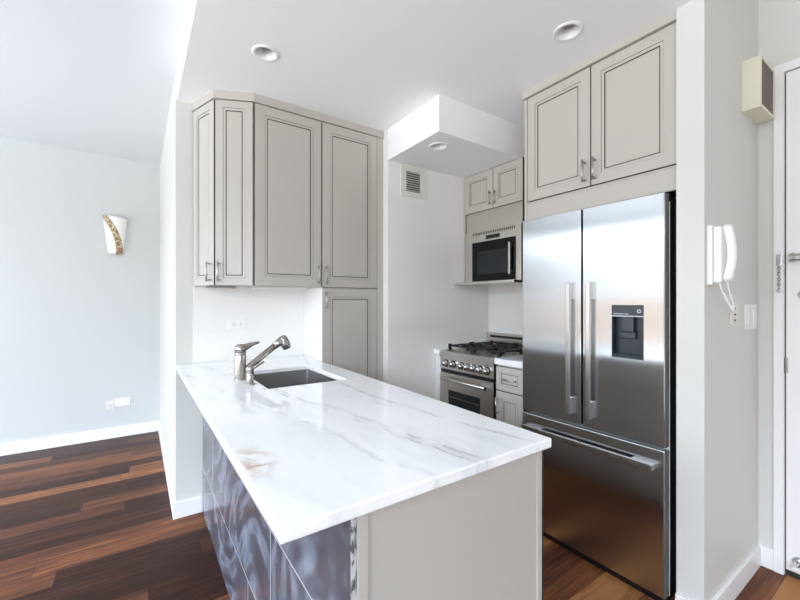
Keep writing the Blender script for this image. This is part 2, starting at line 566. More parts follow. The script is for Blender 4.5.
# frame of reference for doors: point P0 (lower-left of the front face as seen from outside), U along the width, N outwards
def ring_panel(bm, P0, U, N, w, h, prof, t):
    """prof: (inset, depth, material index of the ring that starts here)"""
    P0, U, N = Vector(P0), Vector(U).normalized(), Vector(N).normalized()
    Z = Vector((0, 0, 1))
    tmp = bmesh.new()

    def rect(i, d):
        return [tmp.verts.new(P0 + U * a + Z * c + N * d) for a, c in ((i, i), (w - i, i), (w - i, h - i), (i, h - i))]
    back = rect(0, -t)
    tmp.faces.new(back[::-1])
    rings = [rect(i, d) for i, d, _ in prof]
    for k in range(4):
        f = tmp.faces.new((back[k], back[(k + 1) % 4], rings[0][(k + 1) % 4], rings[0][k])); f.material_index = 1
    for q in range(len(rings) - 1):
        for k in range(4):
            f = tmp.faces.new((rings[q][k], rings[q][(k + 1) % 4], rings[q + 1][(k + 1) % 4], rings[q + 1][k])); f.material_index = prof[q][2]
    f = tmp.faces.new(rings[-1]); f.material_index = 0
    merge(bm, tmp, None)


def door_profile(fw, s=1.0):
    return [(0, -0.002, 0), (0.002, 0, 0), (fw - 0.0160 * s, 0, 1), (fw - 0.0148 * s, -0.002, 0), (fw - 0.0015 * s, -0.003, 1), (fw - 0.0005 * s, -0.005, 1), (fw + 0.0030 * s, -0.005, 0), (fw + 0.006 * s, -0.003, 0)]


def cab_door(name, parent, P0, U, N, w, h, fw=0.07, t=0.019, s=1.0):
    b = NB()
    ring_panel(b, P0, U, N, w, h, door_profile(fw, s), t)
    return link(name, b, ['cab', 'glaze'], parent)


def pull(parent, A, B, N, off=0.028, r=0.005):
    """bar pull from A to B on a front whose outward normal is N"""
    A, B, N = Vector(A), Vector(B), Vector(N).normalized()
    b = NB()
    d = (B - A).normalized()
    tube(b, [A + N * off - d * 0.006, B + N * off + d * 0.006], r, 10)
    for p in (A + d * 0.006, B - d * 0.006): cyl(b, p, p + N * off, r * 0.9, seg=10)
    return link('handle', b, 'pull', parent)


# ------------------------------------------------------------------ room shell
YB, XS = 2.678, 0.193          # kitchen back wall, its living-room corner
YL = 4.61                      # living-room end wall
ZC, ZL, ZH = 2.52, 2.70, 2.80  # kitchen, living and hall ceilings
XW = 2.476                     # wall behind range and fridge
YV = 2.285                     # tiled wall beside the range
XP, YP0, YP1 = 1.852, 0.577, 0.673   # stub wall beside fridge
XD = 2.56                      # entrance wall
ZSOF = 2.303

struct('floor', bx(LX - 0.1, XD + 0.1, RY - 0.1, YL + 0.1, -0.05, 0), 'wood', 'dark walnut plank floor running through living room, kitchen and hall', 'floor')
struct('ceiling', bx(LX - 0.1, XS + 0.007, RY - 0.1, YL + 0.1, ZL, ZL + 0.1), 'dimceil', 'higher white ceiling of the living room at upper left', 'ceiling')
LIGHTS = ((0.52, 1.925), (1.60, 1.003))
SLIGHT = (1.598, 1.898)
LR = 0.047


def holed_block(x0, x1, y0, y1, z0, z1, holes):
    """a block whose underside has round openings for recessed lamps"""
    tmp = bmesh.new()
    lo = [tmp.verts.new((x, y, z0)) for x, y in ((x0, y0), (x1, y0), (x1, y1), (x0, y1))]
    hi = [tmp.verts.new((x, y, z1)) for x, y in ((x0, y0), (x1, y0), (x1, y1), (x0, y1))]
    es = [tmp.edges.new((lo[k], lo[(k + 1) % 4])) for k in range(4)]
    for hx, hy in holes:
        vs = [tmp.verts.new((hx + LR * math.cos(2 * PI * k / 32), hy + LR * math.sin(2 * PI * k / 32), z0)) for k in range(32)]
        es += [tmp.edges.new((vs[k], vs[(k + 1) % 32])) for k in range(32)]
    bmesh.ops.triangle_fill(tmp, use_beauty=True, use_dissolve=False, edges=es, normal=(0, 0, -1))
    tmp.faces.new(hi)
    for k in range(4): tmp.faces.new((lo[k], lo[(k + 1) % 4], hi[(k + 1) % 4], hi[k]))
    b = NB(); merge(b, tmp, 0)
    return b


struct('ceiling_kitchen', holed_block(XS + 0.007, XW + 0.05, YP0 + 0.004, YB, ZC, ZH + 0.1, LIGHTS), 'ceiling', 'dropped white kitchen ceiling with the recessed lights', 'ceiling')
struct('ceiling_hall', bx(XS + 0.007, XD + 0.1, RY - 0.1, YP0 + 0.004, ZH, ZH + 0.1), 'ceiling', 'white ceiling of the hall by the entrance door', 'ceiling')
struct('wall_living', bx(LX - 0.1, XS, YL, YL + 0.1, 0, ZL), 'dimwall', 'pale grey living room end wall carrying the sconce', 'wall')
struct('wall_kitchen', bx(XS, 1.46, YB, YL, 0, ZL + 0.1), 'wall', 'pale grey wall block behind sink and corner wall cabinets', 'wall')
struct('wall_tiled', bx(1.46, XW + 0.1, YV, YB + 0.1, 0, ZC), 'tile_x', 'white tiled wall with the air vent, left of the range', 'wall')
struct('wall_range', bx(XW, XW + 0.1, YP1, YV, 0, ZC), 'tile_y', 'white wall behind the range and fridge', 'wall')
struct('wall_stub', bx(XP, XD, YP0, YP1, 0, ZH), 'wall', 'narrow wall end standing right of the fridge, with the intercom on its hall side', 'wall')
b = NB()
DY0, DY1 = -0.40, 0.482
box(b, XD, XD + 0.1, DY1, YP0 + 0.1, 0, ZH); box(b, XD, XD + 0.1, DY0, DY1, 2.405, ZH); box(b, XD, XD + 0.1, RY - 0.1, DY0, 0, ZH)
struct('wall_entrance', b, 'wall', 'grey wall around the white entrance door at far right', 'wall')
b = NB()
for y0, y1 in ((RY - 0.1, WINS[0][0]), (WINS[0][1], WINS[1][0]), (WINS[1][1], WINS[2][0]), (WINS[2][1], YL + 0.1)):
    box(b, LX - 0.1, LX, y0, y1, 0, ZL)
for a, c in WINS:
    box(b, LX - 0.1, LX, a, c, 0, WZ0); box(b, LX - 0.1, LX, a, c, WZ1, ZL)
struct('wall_window', b, 'wall', 'window wall on the left, outside the frame', 'wall')
b = NB()
box(b, LX - 0.1, FILL_WIN[0], RY - 0.1, RY, 0, ZH); box(b, FILL_WIN[1], XD + 0.1, RY - 0.1, RY, 0, ZH)
box(b, FILL_WIN[0], FILL_WIN[1], RY - 0.1, RY, 0, WZ0); box(b, FILL_WIN[0], FILL_WIN[1], RY - 0.1, RY, WZ1, ZH)
struct('wall_rear', b, 'wall', 'wall behind the camera with an added fill-light window', 'wall')
for i, (a, c) in enumerate(WINS):
    b = NB()
    for y0, y1, z0, z1 in ((a, a + 0.05, WZ0, WZ1), (c - 0.05, c, WZ0, WZ1), (a, c, WZ0, WZ0 + 0.05), (a, c, WZ1 - 0.05, WZ1), ((a + c) / 2 - 0.025, (a + c) / 2 + 0.025, WZ0, WZ1)):
        box(b, LX - 0.07, LX - 0.02, y0, y1, z0, z1)
    struct('window_%d' % (i + 1), b, 'trim', 'white framed window %s in the left wall' % ('nearest the rear', 'in the middle', 'nearest the sconce')[i], 'window')
b = NB()
a, c = FILL_WIN
for x0, x1, z0, z1 in ((a, a + 0.05, WZ0, WZ1), (c - 0.05, c, WZ0, WZ1), (a, c, WZ0, WZ0 + 0.05), (a, c, WZ1 - 0.05, WZ1), ((a + c) / 2 - 0.025, (a + c) / 2 + 0.025, WZ0, WZ1)):
    box(b, x0, x1, RY - 0.07, RY - 0.02, z0, z1)
struct('window_4', b, 'trim', 'unseen white framed window behind the camera, added for fill light', 'window')

struct('soffit', holed_block(1.46, XW, 1.73, YV, ZSOF, ZC, (SLIGHT,)), 'ceiling', 'boxed white bulkhead hanging above the range', 'soffit')


def baseboard(name, poly, label, h=0.098):
    b = NB(); prism(b, poly, 0, h, bev=0.002)
    return struct(name, b, 'trim', label, 'baseboard')


T = 0.014
baseboard('baseboard_living', [(LX, YL), (LX, YL - T), (XS - T, YL - T), (XS - T, YL)], 'white baseboard under the sconce wall')
baseboard('baseboard_corner', [(XS, YL), (XS - T, YL), (XS - T, YB - T), (0.338, YB - T), (0.338, YB), (XS, YB)], 'white baseboard turning the corner beside the blue tiled island')
baseboard('baseboard_stub', [(XP, YP1), (XP - T, YP1), (XP - T, YP0 - T), (XD - T, YP0 - T), (XD - T, YP0), (XP, YP0)], 'white baseboard wrapping the wall end right of the fridge', 0.096)
baseboard('baseboard_entrance', [(XD, YP0), (XD - T, YP0), (XD - T, 0.519), (XD, 0.519)], 'short white baseboard between stub wall and door casing', 0.1)
b = NB()
CT = 0.015
box(b, XD - CT, XD, 0.483, 0.518, 0, 2.44); box(b, XD - CT, XD, DY0 - 0.05, 0.483, 2.40, 2.44); box(b, XD - CT, XD, DY0 - 0.05, DY0 - 0.002, 0, 2.40)
struct('trim_1', b, 'trim', 'white casing around the entrance door', 'door casing')

# entrance door
b = NB(); box(b, XD + 0.0, XD + 0.04, DY0 + 0.003, 0.477, 0.028, 2.397)
box(b, XD + 0.006, XD + 0.03, 0.477, 0.4815, 0.008, 2.397, mi=1); box(b, XD + 0.006, XD + 0.03, DY0 + 0.003, 0.477, 2.397, 2.4045, mi=1); box(b, XD + 0.004, XD + 0.03, DY0 + 0.003, 0.477, 0.0, 0.028, mi=1)  # dark strips stand in for the shade of the gaps around the door
dr = struct('door_1', b, ['trim', 'slot'], 'white entrance door at the far right edge', 'door')
for z in (1.0,):
    b = NB(); cyl(b, (XD - 0.004, 0.479, z - 0.036), (XD - 0.004, 0.479, z + 0.036), 0.0045, seg=10); box(b, XD - 0.002, XD + 0.001, 0.470, 0.4775, z - 0.036, z + 0.036)
    link('hinge', b, 'pull', dr)
b = NB()
for dz in (-0.013, 0.013): cyl(b, (XD - 0.028, 0.463, 1.51 + dz), (XD - 0.028, 0.36, 1.51 + dz), 0.006, seg=12)
box(b, XD - 0.03, XD + 0.002, 0.445, 0.455, 1.488, 1.532); box(b, XD - 0.03, XD + 0.002, 0.37, 0.38, 1.488, 1.532)
link('bolt', b, 'chrome', dr)
b = NB()
lathe(b, [(0.010, 0.0), (0.024, 0.0), (0.024, 0.008), (0.018, 0.012), (0.010, 0.010)], align((XD + 0.001, 0.414, 1.335), (XD - 0.05, 0.414, 1.335)), 24)
link('peephole', b, 'chrome', dr)
b = NB()
lathe(b, [(0, 0), (0.024, 0), (0.024, 0.006), (0.016, 0.012), (0.008, 0.014), (0, 0.014)], align((XD + 0.001, 0.434, 0.082), (XD - 0.05, 0.434, 0.082)), 22)
cyl(b, (XD - 0.005, 0.442, 0.085), (XD - 0.035, 0.442, 0.062), 0.008, seg=12)
link('kick_stop', b, 'chrome', dr)
b = NB(); lathe(b, [(0, 0), (0.013, 0.0), (0.013, 0.012), (0, 0.016)], align((XD - 0.033, 0.442, 0.064), (XD - 0.06, 0.442, 0.043)), 16)
link('rubber_tip', b, 'rubber', dr)

# door chain on the casing
t = thing('door_chain', 'chrome security chain hanging from the white door casing', 'door chain', (XD - CT, 0.497, 1.36))
b = NB(); box(b, XD - CT - 0.008, XD - CT, 0.488, 0.508, 1.475, 1.53, bev=0.003); cyl(b, (XD - CT - 0.008, 0.498, 1.485), (XD - CT - 0.02, 0.498, 1.485), 0.007, seg=12)
link('chain_plate', b, 'chrome', t)
b = NB()
for k in range(9):
    zc = 1.474 - k * 0.0125
    R = Matrix.Translation((XD - CT - 0.012, 0.497, zc)) @ Matrix.Rotation(PI / 2 if k % 2 else 0, 4, 'Z') @ Matrix.Rotation(PI / 2, 4, 'X')
    pts = [R @ Vector((0.0055 * math.cos(a), 0.0095 * math.sin(a), 0)) for a in [2 * PI * q / 12 for q in range(13)]]
    tube(b, pts, 0.0018, 6)
link('chain', b, 'nickel', t)
b = NB(); box(b, XD - CT - 0.016, XD - CT, 0.489, 0.505, 1.348, 1.366, bev=0.003); link('chain_end', b, 'chrome', t)

# backsplash tile behind the sink
b = NB(); box(b, 0.288, 0.9893, YB - 0.006, YB, 0.9235, 1.41)
struct('backsplash', b, 'tile_x', 'white tile backsplash behind the sink', 'backsplash')


# ------------------------------------------------------------------ crown moulding along the sink-side cabinets
def crown(name, poly, z0, z1, label):
    b = NB(); prism(b, poly, z0, z1 - 0.012); 
    cx = sum(p[0] for p in poly) / len(poly); cy = sum(p[1] for p in poly) / len(poly)
    prism(b, poly, z1 - 0.012, z1)
    o = link(name, b, ['cab', 'glaze']); tag(o, label, 'crown moulding'); return o


KA, KB, KC, YD = (0.282, 2.678), (0.367, 2.432), (0.566, 2.344), 2.344
crown('crown_moulding', [(0.275, YB), (0.360, 2.425), (0.562, 2.335), (1.46, 2.335), (1.46, YB)], 2.474, ZC, 'greige crown moulding along the sink-side cabinets')
CZ0 = 1.40

# corner cabinet with two angled doors
t = thing('corner_cabinet', 'greige angled corner wall cabinet with two narrow doors', 'wall cabinet', (0.45, YB, CZ0), 'wall cabinets')
in1 = 0.02


def inset_pt(P, Q, d):   # shift of segment P-Q towards the wall by d
    U = (Vector(Q) - Vector(P)).normalized(); N = Vector((U.y, -U.x)); return U, N


A2, B2, C2 = Vector(KA), Vector(KB), Vector(KC)
u1 = (B2 - A2).normalized(); n1 = Vector((u1.y, -u1.x)); n1 = n1 if n1.x < 0 else -n1
u2 = (C2 - B2).normalized(); n2 = Vector((u2.y, -u2.x)); n2 = n2 if n2.y < 0 else -n2
b = NB()
bw = A2 - n1 * 0.0195
bb = B2 - (n1 + n2).normalized() * 0.0235
bc = C2 - n2 * 0.0195
prism(b, [(bw.x + 0.004, YB), (bb.x, bb.y), (bc.x, bc.y), (0.5695, bc.y), (0.5695, YB)], CZ0, 2.474)
link('body', b, 'cab', t)
P0 = A2 + u1 * 0.012; w1 = (B2 - A2).length - 0.018
d1 = cab_door('door', t, (P0.x, P0.y, CZ0), (u1.x, u1.y, 0), (n1.x, n1.y, 0), w1, 2.471 - CZ0, 0.062)
p = A2 + u1 * (w1 - 0.016); pull(d1, (p.x, p.y, 1.425), (p.x, p.y, 1.53), (n1.x, n1.y, 0))
P0 = B2 + u2 * 0.006; w2 = (C2 - B2).length - 0.012
d2 = cab_door('door', t, (P0.x, P0.y, CZ0), (u2.x, u2.y, 0), (n2.x, n2.y, 0), w2, 2.471 - CZ0, 0.058)
p = B2 + u2 * 0.026; pull(d2, (p.x, p.y, 1.425), (p.x, p.y, 1.53), (n2.x, n2.y, 0))

# wall cabinet with one wide door
t = thing('wall_cabinet', 'greige wall cabinet with one tall door above the backsplash', 'wall cabinet', (0.78, YB, CZ0), 'wall cabinets')
link('body', bx(0.5715, 0.9885, YD + 0.0195, YB, CZ0, 2.474), 'cab', t)
d = cab_door('door', t, (0.573, YD, CZ0), (1, 0, 0), (0, -1, 0), 0.414, 2.471 - CZ0, 0.072)
pull(d, (0.963, YD, 1.425), (0.963, YD, 1.53), (0, -1, 0))

# tall pantry
t = thing('pantry_cabinet', 'tall greige pantry cabinet with an upper and a lower door', 'tall cabinet', (1.225, YB, 0))
link('body', bx(0.9935, 1.457, YD + 0.0195, YB - 0.003, 0, 2.474), 'cab', t)
o = link('side_panel', bx(0.9895, 0.9933, YD + 0.001, YB - 0.007, 0, CZ0 - 0.002), 'tallside', t); o['label'] = 'white finished side'
b = NB(); box(b, 1.4085, 1.457, YD + 0.004, YD + 0.019, 0, 2.474); link('filler', b, 'cab', t)
d = cab_door('door', t, (0.994, YD, CZ0), (1, 0, 0), (0, -1, 0), 0.411, 2.471 - CZ0, 0.072)
pull(d, (1.014, YD, 1.425), (1.014, YD, 1.53), (0, -1, 0))
d = cab_door('door', t, (0.994, YD, 0.10), (1, 0, 0), (0, -1, 0), 0.411, 1.393 - 0.10, 0.072)
pull(d, (1.014, YD, 1.265), (1.014, YD, 1.365), (0, -1, 0))

# lights below the wall cabinets
b = NB(); box(b, 0.33, 0.50, 2.50, 2.54, CZ0 - 0.014, CZ0, bev=0.003)
tag(link('under_cabinet_light', b, 'pull'), 'slim metal light bar under the angled corner cabinet', 'light', 'under cabinet lights')
b = NB(); box(b, 0.60, 0.95, 2.50, 2.54, CZ0 - 0.014, CZ0, bev=0.003)
tag(link('under_cabinet_light', b, 'white'), 'slim white light bar under the single-door wall cabinet', 'light', 'under cabinet lights')


# ------------------------------------------------------------------ island
CTOP, CTH = 0.9235, 0.027
SX0, SX1, SY0, SY1 = 0.475, 0.85, 1.71, 2.215
t = None
b = NB()
outer = [(0.196, 0.638), (0.953, 0.645), (0.986, 2.35), (0.986, YB - 0.0065), (0.192, YB - 0.0005)]
outer = [(0.196, 0.638), (0.953, 0.645), (0.986, YB - 0.0065), (0.192, YB - 0.0065)]


def slab_with_hole(outer, hole, z0, z1, bev):
    tmp = bmesh.new()
    o_hi = [tmp.verts.new((x, y, z1)) for x, y in outer]; o_lo = [tmp.verts.new((x, y, z0)) for x, y in outer]
    h_hi = [tmp.verts.new((x, y, z1)) for x, y in hole]; h_lo = [tmp.verts.new((x, y, z0)) for x, y in hole]
    n = 4
    for k in range(n):
        k2 = (k + 1) % n
        tmp.faces.new((o_hi[k], o_hi[k2], h_hi[k2], h_hi[k])); tmp.faces.new((o_lo[k2], o_lo[k], h_lo[k], h_lo[k2]))
        tmp.faces.new((o_lo[k], o_lo[k2], o_hi[k2], o_hi[k])); tmp.faces.new((h_lo[k2], h_lo[k], h_hi[k], h_hi[k2]))
    es = [e for e in tmp.edges if all(v in o_hi for v in e.verts) or all(v in o_lo for v in e.verts) or all(v in h_hi for v in e.verts)]
    es += [e for e in tmp.edges if (e.verts[0] in o_hi and e.verts[1] in o_lo) or (e.verts[1] in o_hi and e.verts[0] in o_lo)]
    bmesh.ops.recalc_face_normals(tmp, faces=tmp.faces)
    bmesh.ops.bevel(tmp, geom=list(set(es)), offset=bev, segments=2, affect='EDGES', profile=0.5)
    return tmp


tmp = slab_with_hole(outer, [(SX0, SY0), (SX1, SY0), (SX1, SY1), (SX0, SY1)], CTOP - CTH, CTOP, 0.004)
merge(b, tmp, 0)
tag(link('worktop', b, 'marble'), 'white veined marble worktop with rust stain and sink cutout', 'worktop')

IX0, IX1, IY0 = 0.352, 0.926, 0.662
IZ = CTOP - CTH
t = thing('island_cabinet', 'greige island base cabinet under the marble top, one side clad in blue-grey tile', 'base cabinet', (0.63, 1.6, 0))
b = NB(); box(b, IX0, IX0 + 0.016, IY0 + 0.014, YB - 0.004, 0, IZ); box(b, IX1 - 0.016, IX1, IY0 + 0.014, YB - 0.33, 0.10, IZ)
box(b, IX0 + 0.016, IX1 - 0.016, IY0 + 0.014, IY0 + 0.03, 0, IZ); box(b, IX0 + 0.016, IX1 - 0.016, 1.60, 1.616, 0, IZ)
box(b, IX0 + 0.016, IX1 - 0.016, IY0 + 0.03, YB - 0.33, 0.10, 0.116)
box(b, IX1 - 0.06, IX1 - 0.045, IY0 + 0.03, YB - 0.33, 0.0, 0.10)
link('body', b, 'carcass', t)
b = NB(); box(b, 0.338, IX0 - 0.0005, IY0 + 0.002, YB - 0.0145, 0, IZ)
o = link('tile_cladding', b, ['agate']); o.parent = t; o.location = o.location - t.location; o['label'] = 'blue-grey swirled tile cladding'
b = NB(); box(b, 0.339, IX0 - 0.001, IY0 - 0.0005, IY0 + 0.0015, 0, IZ); o = link('tile_edge', b, 'rawedge', t); o['label'] = 'rough grey grout edge'
b = NB(); box(b, IX0, IX0 + 0.024, IY0 - 0.004, IY0 + 0.0135, 0, IZ, bev=0.001); link('corner_post', b, 'cab', t)
b = NB(); box(b, IX1 - 0.018, IX1, IY0 - 0.004, IY0 + 0.0135, 0, IZ, bev=0.001); link('corner_post', b, 'cab', t)
b = NB(); box(b, IX0 + 0.0245, IX1 - 0.0185, IY0 + 0.0015, IY0 + 0.0135, 0, IZ); link('end_panel', b, 'cab', t)
yy = IY0 + 0.004
for wdt, nm in ((0.45, 'n'), (0.49, 'n')):
    dd = cab_door('drawer', t, (IX1 + 0.02, yy + wdt - 0.004, 0.715), (0, -1, 0), (1, 0, 0), wdt - 0.004, IZ - 0.02 - 0.715, 0.035, 0.0195, 0.6)
    pull(dd, (IX1 + 0.02, yy + wdt / 2 - 0.05, 0.785), (IX1 + 0.02, yy + wdt / 2 + 0.05, 0.785), (1, 0, 0))
    dd = cab_door('door', t, (IX1 + 0.02, yy + wdt - 0.004, 0.11), (0, -1, 0), (1, 0, 0), wdt - 0.004, 0.70 - 0.11, 0.07, 0.0195)
    pull(dd, (IX1 + 0.02, yy + wdt - 0.03, 0.55), (IX1 + 0.02, yy + wdt - 0.03, 0.65), (1, 0, 0))
    yy += wdt
dd = cab_door('door', t, (IX1 + 0.02, 2.33, 0.11), (0, -1, 0), (1, 0, 0), 2.33 - yy - 0.003, IZ - 0.02 - 0.11, 0.07, 0.0195)
pull(dd, (IX1 + 0.02, yy + 0.04, 0.72), (IX1 + 0.02, yy + 0.04, 0.82), (1, 0, 0))

# sink
t = thing('sink', 'undermount stainless steel sink set into the marble worktop', 'sink', ((SX0 + SX1) / 2, (SY0 + SY1) / 2, 0.70))
b = NB()
tmp = bmesh.new()
g = 0.004
zt, zb_ = CTOP - CTH - 0.0008, 0.70


def rr(x0, x1, y0, y1, z, r, n=5):
    out = []
    for cx, cy, a0 in ((x1 - r, y1 - r, 0), (x0 + r, y1 - r, PI / 2), (x0 + r, y0 + r, PI), (x1 - r, y0 + r, 1.5 * PI)):
        for k in range(n + 1):
            a = a0 + PI / 2 * k / n
            out.append(tmp.verts.new((cx + r * math.cos(a), cy + r * math.sin(a), z)))
    return out


g = -0.0008
loops = [rr(SX0 + 0.0008, SX1 - 0.0008, SY0 + 0.0008, SY1 - 0.0008, CTOP - 0.021, 0.012), rr(SX0 + 0.003, SX1 - 0.003, SY0 + 0.003, SY1 - 0.003, CTOP - 0.022, 0.012), rr(SX0 + 0.005, SX1 - 0.005, SY0 + 0.005, SY1 - 0.005, zb_ + 0.02, 0.02), rr(SX0 + 0.025, SX1 - 0.025, SY0 + 0.025, SY1 - 0.025, zb_, 0.02)]
for a, c in zip(loops, loops[1:]):
    for k in range(len(a)):
        f = tmp.faces.new((a[k], a[(k + 1) % len(a)], c[(k + 1) % len(a)], c[k])); f.smooth = False
tmp.faces.new(loops[-1])
merge(b, tmp, 0)
o = link('basin', b, 'sinksteel', t)
b = NB(); lathe(b, [(0, 0.003), (0.02, 0.001), (0.03, 0.003), (0.042, 0.004), (0.045, 0.0)], Matrix.Translation(((SX0 + SX1) / 2, (SY0 + SY1) / 2, zb_))); link('drain', b, 'chrome', t)

# faucet
FX, FY, FZ = 0.416, 1.985, CTOP
t = thing('faucet', 'brushed nickel pull-out faucet with lever beside the sink', 'faucet', (FX, FY, FZ))
b = NB(); lathe(b, [(0, 0), (0.031, 0), (0.031, 0.006), (0.0265, 0.009), (0.0265, 0.118), (0.025, 0.122), (0.0265, 0.125), (0.0265, 0.135), (0, 0.135)], Matrix.Translation((FX, FY, FZ)))
link('body', b, 'nickel', t)
b = NB()
lathe(b, [(0, 0.135), (0.0265, 0.136), (0.027, 0.155), (0.022, 0.168), (0.010, 0.174), (0, 0.174)], Matrix.Translation((FX, FY, FZ)))
tube(b, [(FX - 0.012, FY, FZ + 0.150), (FX + 0.02, FY, FZ + 0.156), (FX + 0.055, FY, FZ + 0.170), (FX + 0.089, FY, FZ + 0.178)], [0.020, 0.018, 0.010, 0.005], 12)
link('lever', b, 'nickel', t)
b = NB()
tube(b, [(FX + 0.008, FY, FZ + 0.032), (FX + 0.03, FY, FZ + 0.052), (FX + 0.18, FY, FZ + 0.165)], [0.0155, 0.0155, 0.0165], 16)
link('spout', b, 'nickel', t)
b = NB()
lathe(b, [(0, -0.036), (0.012, -0.034), (0.021, -0.026), (0.025, -0.008), (0.025, 0.012), (0.022, 0.030), (0.0, 0.033)], align((FX + 0.215, FY, FZ + 0.172), (FX + 0.245, FY, FZ + 0.105)))
tube(b, [(FX + 0.165, FY, FZ + 0.154), (FX + 0.205, FY, FZ + 0.182)], [0.0175, 0.022], 16)
h_ = link('spray_head', b, 'nickel', t)
b = NB(); lathe(b, [(0, 0), (0.019, 0), (0.020, 0.006), (0, 0.006)], align((FX + 0.228, FY, FZ + 0.144), (FX + 0.2415, FY, FZ + 0.114))); link('spray_nozzle', b, 'black', h_)

t = thing('soap_dispenser', 'short brushed nickel soap dispenser in front of the faucet', 'soap dispenser', (0.43, 1.848, FZ))
b = NB(); lathe(b, [(0, 0), (0.024, 0), (0.024, 0.004), (0.0155, 0.007), (0.0155, 0.062), (0.017, 0.065), (0.017, 0.078), (0.012, 0.084), (0, 0.084)], Matrix.Translation((0.43, 1.848, FZ))); link('body', b, 'nickel', t)
b = NB(); tube(b, [(0.43, 1.848, FZ + 0.070), (0.46, 1.848, FZ + 0.082), (0.492, 1.848, FZ + 0.100)], [0.009, 0.006, 0.005], 10); link('nozzle', b, 'nickel', t)


# ------------------------------------------------------------------ wall plates
def outlet(name, label, C, U, N, w, h, mat='white', kind='duplex', group=None, horizontal=True):
    C, U, N = Vector(C), Vector(U).normalized(), Vector(N).normalized()
    Z = Vector((0, 0, 1))
    R = Matrix((U, N, Z)).transposed().to_4x4(); R.translation = C

    def bxl(bm, a0, a1, n0, n1, c0, c1, bev=0.0):
        tmp = bmesh.new(); box(tmp, a0, a1, n0, n1, c0, c1, bev=bev); merge(bm, tmp, 0, R)
    t = thing(name, label, 'outlet' if kind != 'switch' else 'light switch', C, group)
    b = NB(); bxl(b, -w / 2, w / 2, 0, 0.006, -h / 2, h / 2, 0.002); link('cover_plate', b, mat, t)
    if kind == 'duplex':
        for s in (-1, 1):
            b = NB()
            if horizontal: bxl(b, s * w * 0.19 - w * 0.13, s * w * 0.19 + w * 0.13, 0.006, 0.0085, -h * 0.22, h * 0.22, 0.001)
            else: bxl(b, -w * 0.22, w * 0.22, 0.006, 0.0085, s * h * 0.19 - h * 0.13, s * h * 0.19 + h * 0.13, 0.001)
            so = link('socket', b, mat, t)
            b = NB()
            for q in (-1, 1):
                if horizontal: bxl(b, s * w * 0.19 - 0.004, s * w * 0.19 + 0.004, 0.0085, 0.0088, q * h * 0.1 - 0.0012, q * h * 0.1 + 0.0012)
                else: bxl(b, q * w * 0.1 - 0.0012, q * w * 0.1 + 0.0012, 0.0085, 0.0088, s * h * 0.19 - 0.004, s * h * 0.19 + 0.004)
            bxl(b, *((s * w * 0.19 + w * 0.075 - 0.002, s * w * 0.19 + w * 0.075 + 0.002, 0.0085, 0.0088, -0.002, 0.002) if horizontal else (-0.002, 0.002, 0.0085, 0.0088, s * h * 0.19 - h * 0.08 - 0.002, s * h * 0.19 - h * 0.08 + 0.002)))
            link('slot', b, 'slot', so)
    elif kind == 'coax':
        b = NB(); p0 = R @ Vector((0, 0.006, 0)); p1 = R @ Vector((0, 0.016, 0)); cyl(b, p0, p1, 0.006, seg=12); link('jack', b, 'pull', t)
        for q in (-1, 1):
            b = NB(); p0 = R @ Vector((0, 0.0055, q * h * 0.36)); p1 = R @ Vector((0, 0.0075, q * h * 0.36)); cyl(b, p0, p1, 0.003, seg=10); link('screw', b, 'pull', t)
    elif kind == 'switch':
        for s in (-1, 1):
            b = NB(); bxl(b, s * w * 0.21 - w * 0.15, s * w * 0.21 + w * 0.15, 0.006, 0.011, -h * 0.28, h * 0.28, 0.0015); link('rocker', b, mat, t)
    elif kind == 'phone':
        for zc, s_ in ((0.26, 0.8), (0.0, 1.0), (-0.26, 0.8)):
            b = NB(); bxl(b, -w * 0.13 * s_, w * 0.13 * s_, 0.006, 0.0072, zc * h - h * 0.035, zc * h + h * 0.035); link('jack', b, 'slot', t)
    return t


outlet('wall_outlet', 'white horizontal outlet on the backsplash left of the faucet', (0.537, YB - 0.006, 1.158), (1, 0, 0), (0, -1, 0), 0.118, 0.072)
outlet('wall_outlet', 'white horizontal outlet low on the living room wall', (-0.115, YL, 0.335), (1, 0, 0), (0, -1, 0), 0.115, 0.075)
outlet('wall_jack', 'small square cable jack left of the living room outlet', (-0.209, YL, 0.318), (1, 0, 0), (0, -1, 0), 0.066, 0.085, 'grille', 'coax')
outlet('wall_outlet', 'white vertical outlet on the wall end beside the living room corner', (XS, 2.93, 0.355), (0, 1, 0), (-1, 0, 0), 0.07, 0.115, 'white', 'duplex', None, False)
outlet('phone_jack', 'small almond jack plate below the wall intercom', (2.19, YP0, 1.247), (1, 0, 0), (0, -1, 0), 0.09, 0.10, 'almond', 'phone')
outlet('light_switch', 'white double light switch beside the entrance corner', (2.425, YP0, 1.232), (1, 0, 0), (0, -1, 0), 0.17, 0.118, 'white', 'switch')


# ------------------------------------------------------------------ recessed lights
def downlight(label, x, y, z):
    t = thing('recessed_light', label, 'ceiling light', (x, y, z), 'recessed lights')
    b = NB(); lathe(b, [(0.036, 0.045), (0.0455, -0.001), (0.050, -0.006), (0.058, -0.006), (0.063, -0.003), (0.063, 0.0), (0.0468, 0.0), (0.0468, 0.046)], Matrix.Translation((x, y, z)), 40); link('trim_ring', b, 'trim', t)
    b = NB(); lathe(b, [(0, 0.030), (0.030, 0.033), (0.036, 0.040), (0.036, 0.045), (0, 0.045)], Matrix.Translation((x, y, z)), 32); link('lens', b, 'lens', t)


downlight('recessed light in the kitchen ceiling above the sink cabinets', 0.52, 1.925, ZC)
downlight('recessed light in the kitchen ceiling in front of the fridge cabinet', 1.60, 1.003, ZC)
downlight('recessed light under the boxed bulkhead near the vent', 1.598, 1.898, ZSOF)

